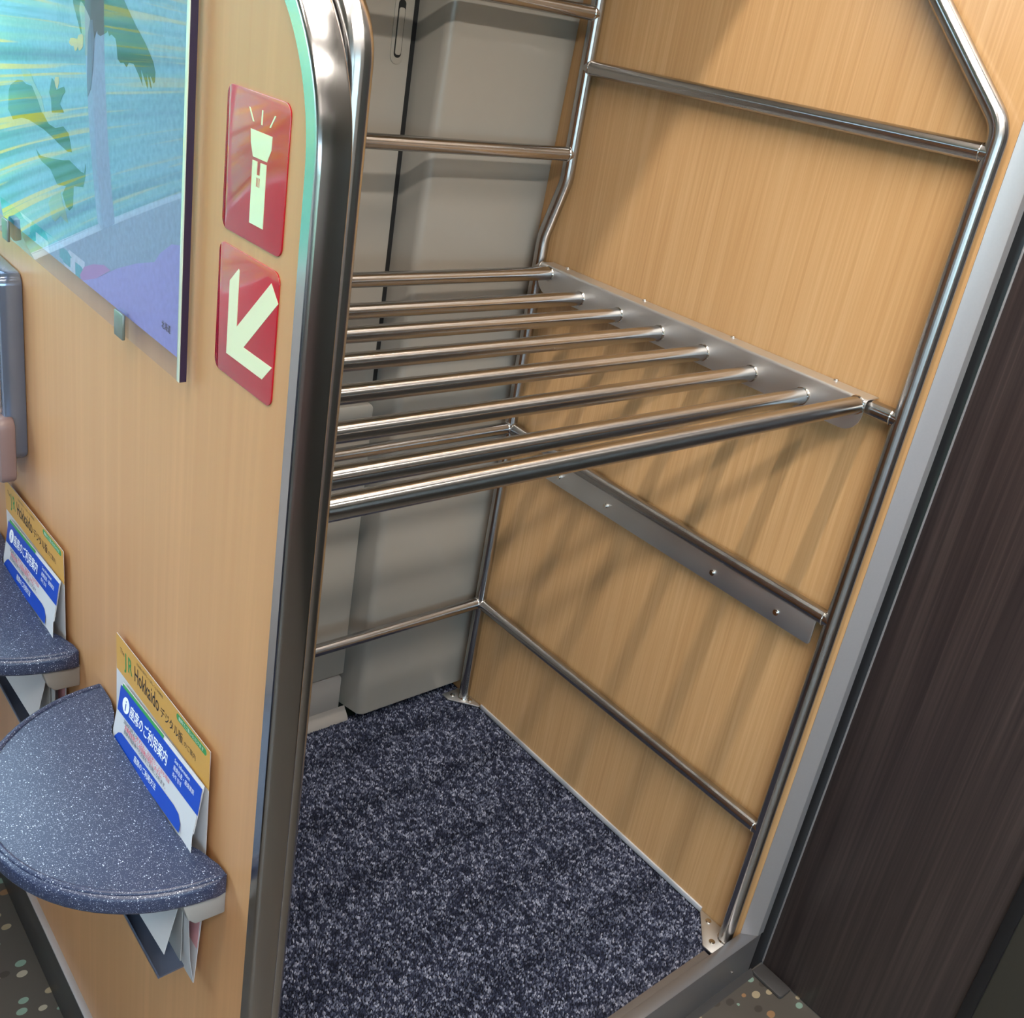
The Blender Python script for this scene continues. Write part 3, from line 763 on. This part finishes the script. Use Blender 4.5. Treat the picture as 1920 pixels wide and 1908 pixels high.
eagle([[(0.4135, 1.491), (0.4156, 1.4644), (0.4178, 1.4383), (0.4167, 1.42), (0.4071, 1.4294), (0.4006, 1.4511), (0.3972, 1.4768), (0.4014, 1.4938)]], MT['eagle_blue'], pr, 'printed_tail', 0.0002)
eagle([[(0.4331, 1.507), (0.438, 1.5), (0.4336, 1.4888), (0.4308, 1.4779), (0.4232, 1.4727), (0.422, 1.4585), (0.4158, 1.4593), (0.4138, 1.4799), (0.4074, 1.4936), (0.4149, 1.4988), (0.4269, 1.5056)]], MT['eagle_pale'], pr, 'pale_feathers', 0.0003)
eagle([[(0.4683, 1.4652), (0.464, 1.4694), (0.4566, 1.4708), (0.4437, 1.4713), (0.4404, 1.4753), (0.4308, 1.4774), (0.4262, 1.4759), (0.4271, 1.4702), (0.428, 1.4659), (0.4345, 1.462), (0.4393, 1.4609), (0.4423, 1.4642), (0.4457, 1.4606), (0.4506, 1.4589), (0.4553, 1.4636), (0.4602, 1.4625), (0.4651, 1.4634)]], MT['claw'], pr, 'printed_talons', 0.0004)
body = [(0.6819, 1.3861), (0.6743, 1.3931), (0.6466, 1.403), (0.6271, 1.4049), (0.6147, 1.403), (0.5837, 1.4049), (0.5729, 1.3909), (0.5588, 1.3813), (0.539, 1.3727), (0.5161, 1.3722), (0.4908, 1.3786), (0.4747, 1.3744), (0.4697, 1.3664), (0.4648, 1.3567), (0.4783, 1.3549), (0.5002, 1.357), (0.5282, 1.3609), (0.5572, 1.3639), (0.6091, 1.3651), (0.635, 1.3626), (0.669, 1.3547), (0.6866, 1.3636)]
eagle([body], MT['eagle'], pr, 'printed_eagle', 0.0001)
eagle([[(0.5853, 1.3369), (0.5688, 1.3324), (0.5298, 1.3374), (0.4954, 1.3424), (0.4733, 1.3469), (0.4521, 1.3441), (0.439, 1.3423), (0.4287, 1.3427), (0.4233, 1.3535), (0.425, 1.34), (0.4317, 1.3278), (0.4609, 1.3223), (0.4645, 1.2993), (0.4757, 1.2929), (0.4867, 1.295), (0.4974, 1.3057), (0.4857, 1.3168), (0.5141, 1.3124), (0.5253, 1.3185), (0.5365, 1.3247), (0.5662, 1.3272), (0.5781, 1.3305)]], MT['eagle_green'], pr, 'lower_wing', 0.0001)
eagle([[(0.6322, 1.4163), (0.6162, 1.4186), (0.5977, 1.4184), (0.5863, 1.41), (0.5605, 1.3975), (0.5499, 1.3828), (0.5589, 1.3803), (0.5728, 1.3918), (0.5871, 1.4007), (0.5958, 1.4058), (0.6145, 1.4049), (0.6234, 1.4101)]], MT['eagle_pale'], pr, 'pale_feathers', 0.0003)
eagle([[(0.5452, 1.2851), (0.5327, 1.2949), (0.503, 1.3073), (0.4952, 1.2949), (0.487, 1.2893), (0.4792, 1.2779), (0.4932, 1.2782), (0.5045, 1.2803), (0.5226, 1.269), (0.5343, 1.2701)]], MT['eagle_pale'], pr, 'pale_feathers', 0.0003)
eagle([[(0.5241, 1.4227), (0.5159, 1.4204), (0.5108, 1.4124), (0.4997, 1.4159), (0.4859, 1.4197), (0.4822, 1.4151), (0.4919, 1.4092), (0.5006, 1.3999), (0.4873, 1.3933), (0.5265, 1.3867), (0.5284, 1.4008), (0.5337, 1.4062)]], MT['eagle'], pr, 'printed_feet', 0.0003)
eagle([[(0.5158, 1.4213), (0.5128, 1.4252), (0.5017, 1.4268), (0.5007, 1.4218), (0.5066, 1.4139), (0.512, 1.4157)]], MT['claw'], pr, 'printed_talons', 0.0004)
eagle([[(0.4444, 1.2303), (0.4308, 1.2431), (0.4032, 1.2537), (0.3722, 1.2613), (0.3542, 1.2607), (0.3955, 1.2404), (0.4312, 1.2262), (0.4412, 1.2265)]], MT['reflected_knob'], pr, 'painted_reflection_knob', 0.0002)  # rosy knob of the same reflection, painted as a flat patch
eagle([[(0.4363, 1.2263), (0.3955, 1.2404), (0.3353, 1.2683), (0.287, 1.2867), (0.2421, 1.3008), (0.2302, 1.3121), (0.2047, 1.3273), (0.184, 1.3317), (0.184, 1.2262)]], MT['reflected_mound'], pr, 'painted_reflection_mound', 0.0003)  # dim mound reflected in the acrylic, painted flat onto the picture
bm = text_bm('北海道', 0.0088, (-1.0562, 0.2225, 1.2440), UY, UZ, NX, 0.0006, 0.02, 0.8)
finish('lettering', bm, MT['p_black'], pr)
finish('acrylic_cover', box(XPF, -1.0566, 0.1675, 0.910, 1.2095, 1.745, 0.0008), MT['acrylic'], pic)
finish('side_edge', box(XPF + 0.0004, -1.0560, 0.1655, 0.1672, 1.2095, 1.745), MT['acryl_edge'], pic)
finish('edge_line', box(XPF - 0.0003, XPF + 0.0008, 0.1655, 0.1710, 1.2095, 1.745, 0.0003), MT['acryl_line'], pic)
for y in (0.305, 0.684):
    finish('clip', box(XPF - 0.0040, XPF - 0.0006, y - 0.0115, y + 0.0115, 1.2062, 1.2330, 0.0012), MT['clip'], pic)

# ------------------------------------------------------------------ half-round seat tables
TZ, TT, TR_ = 0.715, 0.026, 0.185
def make_table(yc, label):
    t = thing('half_round_table', (XL, yc, ZF), label, 'table', 'half-round tables on the partition')
    xc = -1.0555
    out = []
    for k in range(41):
        a = math.pi / 2 + math.pi * k / 40
        out.append((xc + TR_ * math.cos(a), yc + TR_ * math.sin(a)))
    slot = [(-0.180, -1.0532), (-0.1635, -1.0545), (-0.150, -1.0588), (-0.137, -1.0623), (-0.122, -1.0700), (-0.100, -1.0740), (-0.042, -1.0745), (0.085, -1.0742), (0.097, -1.0700), (0.101, -1.0662), (0.118, -1.0590), (0.144, -1.0536), (0.180, -1.0532)]
    rim = out[1:-1] + [(x, yc + y) for y, x in slot]
    b = prism(rim, (TZ - TT, TZ - 0.0015), 'z', 0)
    es = [e for e in b.edges if e.verts[0].co.z == e.verts[1].co.z and min((Vector((q.co.x - xc, q.co.y - yc)).length for q in e.verts)) > TR_ - 0.002 and min(q.co.x for q in e.verts) < xc - 0.001]
    bmesh.ops.bevel(b, geom=es, offset=0.006, segments=4, affect='EDGES', profile=0.5)
    top = finish('tabletop', b, MT['table'], t, 50)
    # raised bead just inside the rim and the slightly dished field
    pts = [(xc + (TR_ - 0.0075) * math.cos(math.pi / 2 + math.pi * k / 40), yc + (TR_ - 0.0075) * math.sin(math.pi / 2 + math.pi * k / 40), TZ - 0.0018) for k in range(41)]
    finish('raised_rim', tube(pts, 0.0032, 10), MT['table'], t)
    for sgn in (-1, 1):
        ya = yc + sgn * (TR_ - 0.018)
        finish('support_bracket', prism([(XL, TZ - TT), (-1.098, TZ - TT), (-1.092, TZ - TT - 0.022), (-1.084, TZ - TT - 0.032), (XL, TZ - TT - 0.034)], (ya - 0.010, ya + 0.010), 'y', 0.002), MT['plastic_grey'], t)
    # leaflet tray hanging beneath
    tr = bmesh.new()
    tr = prism([(-1.0745, 0.5450), (-1.104, 0.5450), (-1.106, 0.5540), (-1.1045, 0.5545), (-1.1025, 0.5475), (-1.0745, 0.5475)], (yc - 0.135, yc + 0.135), 'y', 0.0, tr)
    finish('leaflet_tray', tr, MT['tray'], t)
    finish('tray_hanger', box(-1.0760, -1.0745, yc - 0.128, yc + 0.132, 0.5450, 0.655, 0.0004), MT['plastic_grey'], t)
    return t
make_table(0.215, 'speckled dark half-round table nearest the camera')
make_table(0.655, 'speckled dark half-round table farther along the partition, at the photo edge')

def sheet(rows, y_hi, y_lo, rise, bm=None, th=0.0004):
    """a sheet following (x, z) rows from top to bottom, between y_hi and y_lo; rise tilts it along its width"""
    b = bmesh.new(); a = []
    for x, z in rows:
        a.append([b.verts.new((x, y_hi, z)), b.verts.new((x, (y_hi + y_lo) / 2, z + rise / 2)), b.verts.new((x, y_lo, z + rise))])
    for i in range(len(a) - 1):
        for j in range(2): b.faces.new((a[i][j], a[i][j + 1], a[i + 1][j + 1], a[i + 1][j]))
    bmesh.ops.recalc_face_normals(b, faces=b.faces[:])
    bmesh.ops.solidify(b, geom=b.faces[:], thickness=th)
    return merge(bm, b)

def make_leaflets(dy, where, sagging=0.0):
    # --- folded card at the back, ochre heading
    yh, yl, rise = 0.330 + dy, 0.0765 + dy, 0.011
    card = thing('folded_leaflet', (-1.0605, 0.205 + dy, 0.549), 'ochre headed folded leaflet behind the blue leaflet ' + where, 'leaflet', 'ochre leaflets behind the tables')
    bm = sheet([(-1.0575, 0.8335), (-1.0572, 0.70), (-1.0580, 0.60), (-1.0640, 0.505)], yh, yl, rise)
    finish('back_leaf', bm, MT['paper'], card)
    finish('inside_leaf', sheet([(-1.0705, 0.700), (-1.0728, 0.65), (-1.0728, 0.60), (-1.0700, 0.548), (-1.0645, 0.505)], yh, yl, rise), [MT['paper']], card)
    finish('inside_print', sheet([(-1.0583, 0.690), (-1.0588, 0.62), (-1.0610, 0.560)], yl + 0.028, yl + 0.002, 0.002), MT['p_pink'], card)
    u = Vector((0, -(yh - yl), rise)).normalized(); v = Vector((0, u.z, -u.y)); o = Vector((-1.0575, yh, 0.8335)); n = Vector(NX)
    wid = math.hypot(yh - yl, rise)
    o = o - v * 0  # top left corner
    finish('ochre_heading', flat_shape([[(0, 0), (0, -0.049), (wid, -0.049), (wid, 0)]], o, u, v, n, 0.0004, 0.0001), MT['p_yellow'], card)
    L = lambda a, c: o + u * a + v * c
    finish('lettering', text_bm('The', 0.0095, L(0.012, -0.0195), u, v, n, 0.0007, 0.0, 0.9), MT['p_black'], card)
    for ch, aa in (('J', 0.0262), ('R', 0.0350)):
        finish('green_lettering', text_bm(ch, 0.030, L(aa, -0.0335), u, v, n, 0.0007, 0.03, 0.74), MT['p_green'], card)
    bm = text_bm('Hokkaido', 0.0300, L(0.0545, -0.0340), u, v, n, 0.0007, 0.018, 0.60)
    b2 = text_bm('デジタル版', 0.0150, L(0.1290, -0.0340), u, v, n, 0.0007, 0.02, 0.80); bm = merge(bm, b2)
    b2 = text_bm('のご案内', 0.0088, L(0.1915, -0.0335), u, v, n, 0.0007, 0.0, 0.85); bm = merge(bm, b2)
    b2 = text_bm('北海道の旅がもっと楽しくなる情報誌', 0.0044, L(0.062, -0.0085), u, v, n, 0.0007, 0.0, 1.0); bm = merge(bm, b2)
    finish('lettering', bm, MT['p_black'], card)
    finish('green_pill', flat_shape([rrect(0.172, 0.246, -0.0115, -0.0030, 0.0042, 5)], o, u, v, n, 0.0005, 0.0001), MT['p_green'], card)
    finish('pale_lettering', text_bm('無料でご覧いただけます', 0.0056, L(0.178, -0.0093), u, v, n, 0.0008), MT['p_white'], card)
    # --- leaflet in front, blue heading
    yh, yl, rise = 0.302 + dy, 0.0805 + dy, 0.0165
    X0, Z0 = -1.0620, 0.7790; sl = 0.159           # dx per dz
    lf = thing('blue_leaflet', (X0 - 0.03, 0.19 + dy, 0.549), 'white leaflet with blue bands standing in the gap ' + where, 'leaflet', 'blue and white leaflets behind the tables')
    rows = [(X0, Z0), (X0 - sl * 0.06, Z0 - 0.06), (-1.0727, 0.688), (-1.0850, 0.62), (-1.0980, 0.562)]
    finish('front_leaf', sheet(rows, yh, yl, rise), MT['paper'], lf)
    rows2 = [(x + 0.0012, z + 0.0035) for x, z in rows[:2]]
    finish('second_leaf', sheet(rows2, yh - 0.002, yl - 0.001, rise), MT['paper'], lf)
    finish('green_band', sheet([(X0 + 0.0003, Z0 + 0.0030), (X0 - sl * 0.003 - 0.0001, Z0 - 0.001)], yh - 0.004, yl + 0.10, rise * 0.56), MT['p_green'], lf)
    u = Vector((0, -(yh - yl), rise)).normalized(); v = Vector((sl, 0, 1)); v = (v - u * v.dot(u)).normalized(); n = u.cross(v)
    if n.x > 0: n = -n
    o = Vector((X0, yh, Z0)); wid = math.hypot(yh - yl, rise); L = lambda a, c: o + u * a + v * c
    finish('blue_band', flat_shape([[(0, -0.0005), (0, -0.0325), (wid, -0.0325), (wid, -0.0005)]], o, u, v, n, 0.0005, 0.0001), MT['p_blue'], lf)
    low = [(0.012, -0.0575), (0.020, -0.0535), (0.17, -0.0535), (0.183, -0.0560), (0.190, -0.0640), (0.19, -0.075), (0.0, -0.075), (0.004, -0.066)]
    finish('blue_band', flat_shape([low], o, u, v, n, 0.0005, 0.0001), MT['p_blue'], lf)
    finish('info_disc', flat_shape([circle(0.0215, -0.0165, 0.0098)], o, u, v, n, 0.0007, 0.0001), MT['p_white'], lf)
    finish('info_letter', text_bm('i', 0.020, L(0.0190, -0.0235), u, v, n, 0.0009, 0.02), MT['p_blue'], lf)
    bm = text_bm('座席のご利用案内', 0.0172, L(0.0330, -0.0230), u, v, n, 0.0008, 0.035, 0.78)
    for i, s in enumerate(('Seat Information', '座席信息・座席資訊', '좌석 안내')):
        bm = merge(bm, text_bm(s, 0.0064, L(0.1560, -0.0085 - 0.0085 * i), u, v, n, 0.0008, 0.005, 0.9))
    finish('pale_lettering', bm, MT['p_white'], lf)
    finish('pale_lettering', text_bm('座席のご利用方法', 0.0092, L(0.062, -0.0650), u, v, n, 0.0008, 0.03, 0.85), MT['p_white'], lf)
    lines = ('すずらん・おおぞら・とかち号は', '全車指定席とし自由席は設定しません。', '座席未指定券でも空席をご利用になれます。')
    bm = text_bm(lines[0], 0.0062, L(0.060, -0.0385), u, v, n, 0.0007, 0.004)
    bm = merge(bm, text_bm(lines[1], 0.0062, L(0.026, -0.0438), u, v, n, 0.0007, 0.004))
    finish('red_lettering', bm, MT['p_red'], lf)
    bm = text_bm('2024年3月より', 0.0062, L(0.022, -0.0385), u, v, n, 0.0007, 0.0)
    bm = merge(bm, text_bm(lines[2], 0.0062, L(0.026, -0.0495), u, v, n, 0.0007, 0.0))
    finish('lettering', bm, MT['p_black'], lf)
make_leaflets(0.0, 'of the nearest table')
make_leaflets(0.438, 'of the farther table')

# ------------------------------------------------------------------ wall console at the photo's left edge
cs = thing('wall_console', (XL, 0.77, 0.90), 'blue grey glossy housing with a taupe cover on the partition at left', 'wall console')
finish('housing', prism(rrect(0.672, 0.905, 0.903, 1.166, 0.016, 6), (-1.0800, XL), 'x', 0.004), MT['console'], cs)
for i, xx in enumerate((-1.0815, -1.0850)):
    finish('chrome_ridge', box(xx - 0.0016, xx + 0.003, 0.680 + 0.012 * i, 0.690 + 0.012 * i, 0.975, 1.150, 0.0012), MT['chrome'], cs)
finish('front_plate', prism(rrect(0.708, 0.895, 0.99, 1.150, 0.01, 5), (-1.086, -1.0785), 'x', 0.002), MT['console'], cs)
finish('taupe_cover', prism(rrect(0.660, 0.905, 0.876, 0.972, 0.014, 6), (-1.0900, -1.0690), 'x', 0.004), MT['taupe'], cs)

# ------------------------------------------------------------------ rubber door guide on the aisle floor
dg = finish('door_guide', prism(rrect(0.060, 0.0955, -0.118, -0.046, 0.006, 4), (ZF, ZF + 0.008), 'z', 0.002), MT['grey_dark'])
tag(dg, 'small dark rubber guide block at the foot of the dark door', 'door guide')

# ------------------------------------------------------------------ the two seats facing the tables (just left of the view; they shade the partition and show in the steel)
MT['seat'] = plain('dark_blue_seat_cloth', srgb(38, 42, 60), 0.9, spec=0.2, var=0.2, scale=120)
MT['seat_cover'] = plain('pale_headrest_cover', srgb(206, 204, 200), 0.8, var=0.03, scale=120)
def seat(yc, where):
    t = thing('passenger_seat', (-2.05, yc, ZF), 'dark blue passenger seat ' + where, 'seat', 'passenger seats facing the tables')
    finish('base', box(-2.25, -1.88, yc - 0.19, yc + 0.19, ZF, 0.20, 0.01), MT['grey_dark'], t)
    finish('cushion', box(-2.27, -1.80, yc - 0.186, yc + 0.186, 0.20, 0.37, 0.04, 4), MT['seat'], t)
    finish('backrest', prism([(-2.20, 0.33), (-2.28, 0.33), (-2.50, 1.08), (-2.46, 1.14), (-2.38, 1.12), (-2.33, 0.95)], (yc - 0.20, yc + 0.20), 'y', 0.02), MT['seat'], t)
    finish('headrest_cover', prism([(-2.325, 0.93), (-2.335, 0.93), (-2.385, 1.128), (-2.46, 1.150), (-2.46, 1.142), (-2.378, 1.116)], (yc - 0.15, yc + 0.15), 'y', 0.002), MT['seat_cover'], t)
    for sg in (-1, 1):
        finish('armrest', box(-2.30, -1.92, yc + sg * 0.207 - 0.016, yc + sg * 0.207 + 0.016, 0.50, 0.54, 0.012, 3), MT['grey_dark'], t)
seat(0.235, 'beside the aisle, facing the nearest half-round table')
seat(0.690, 'by the window, facing the farther half-round table')
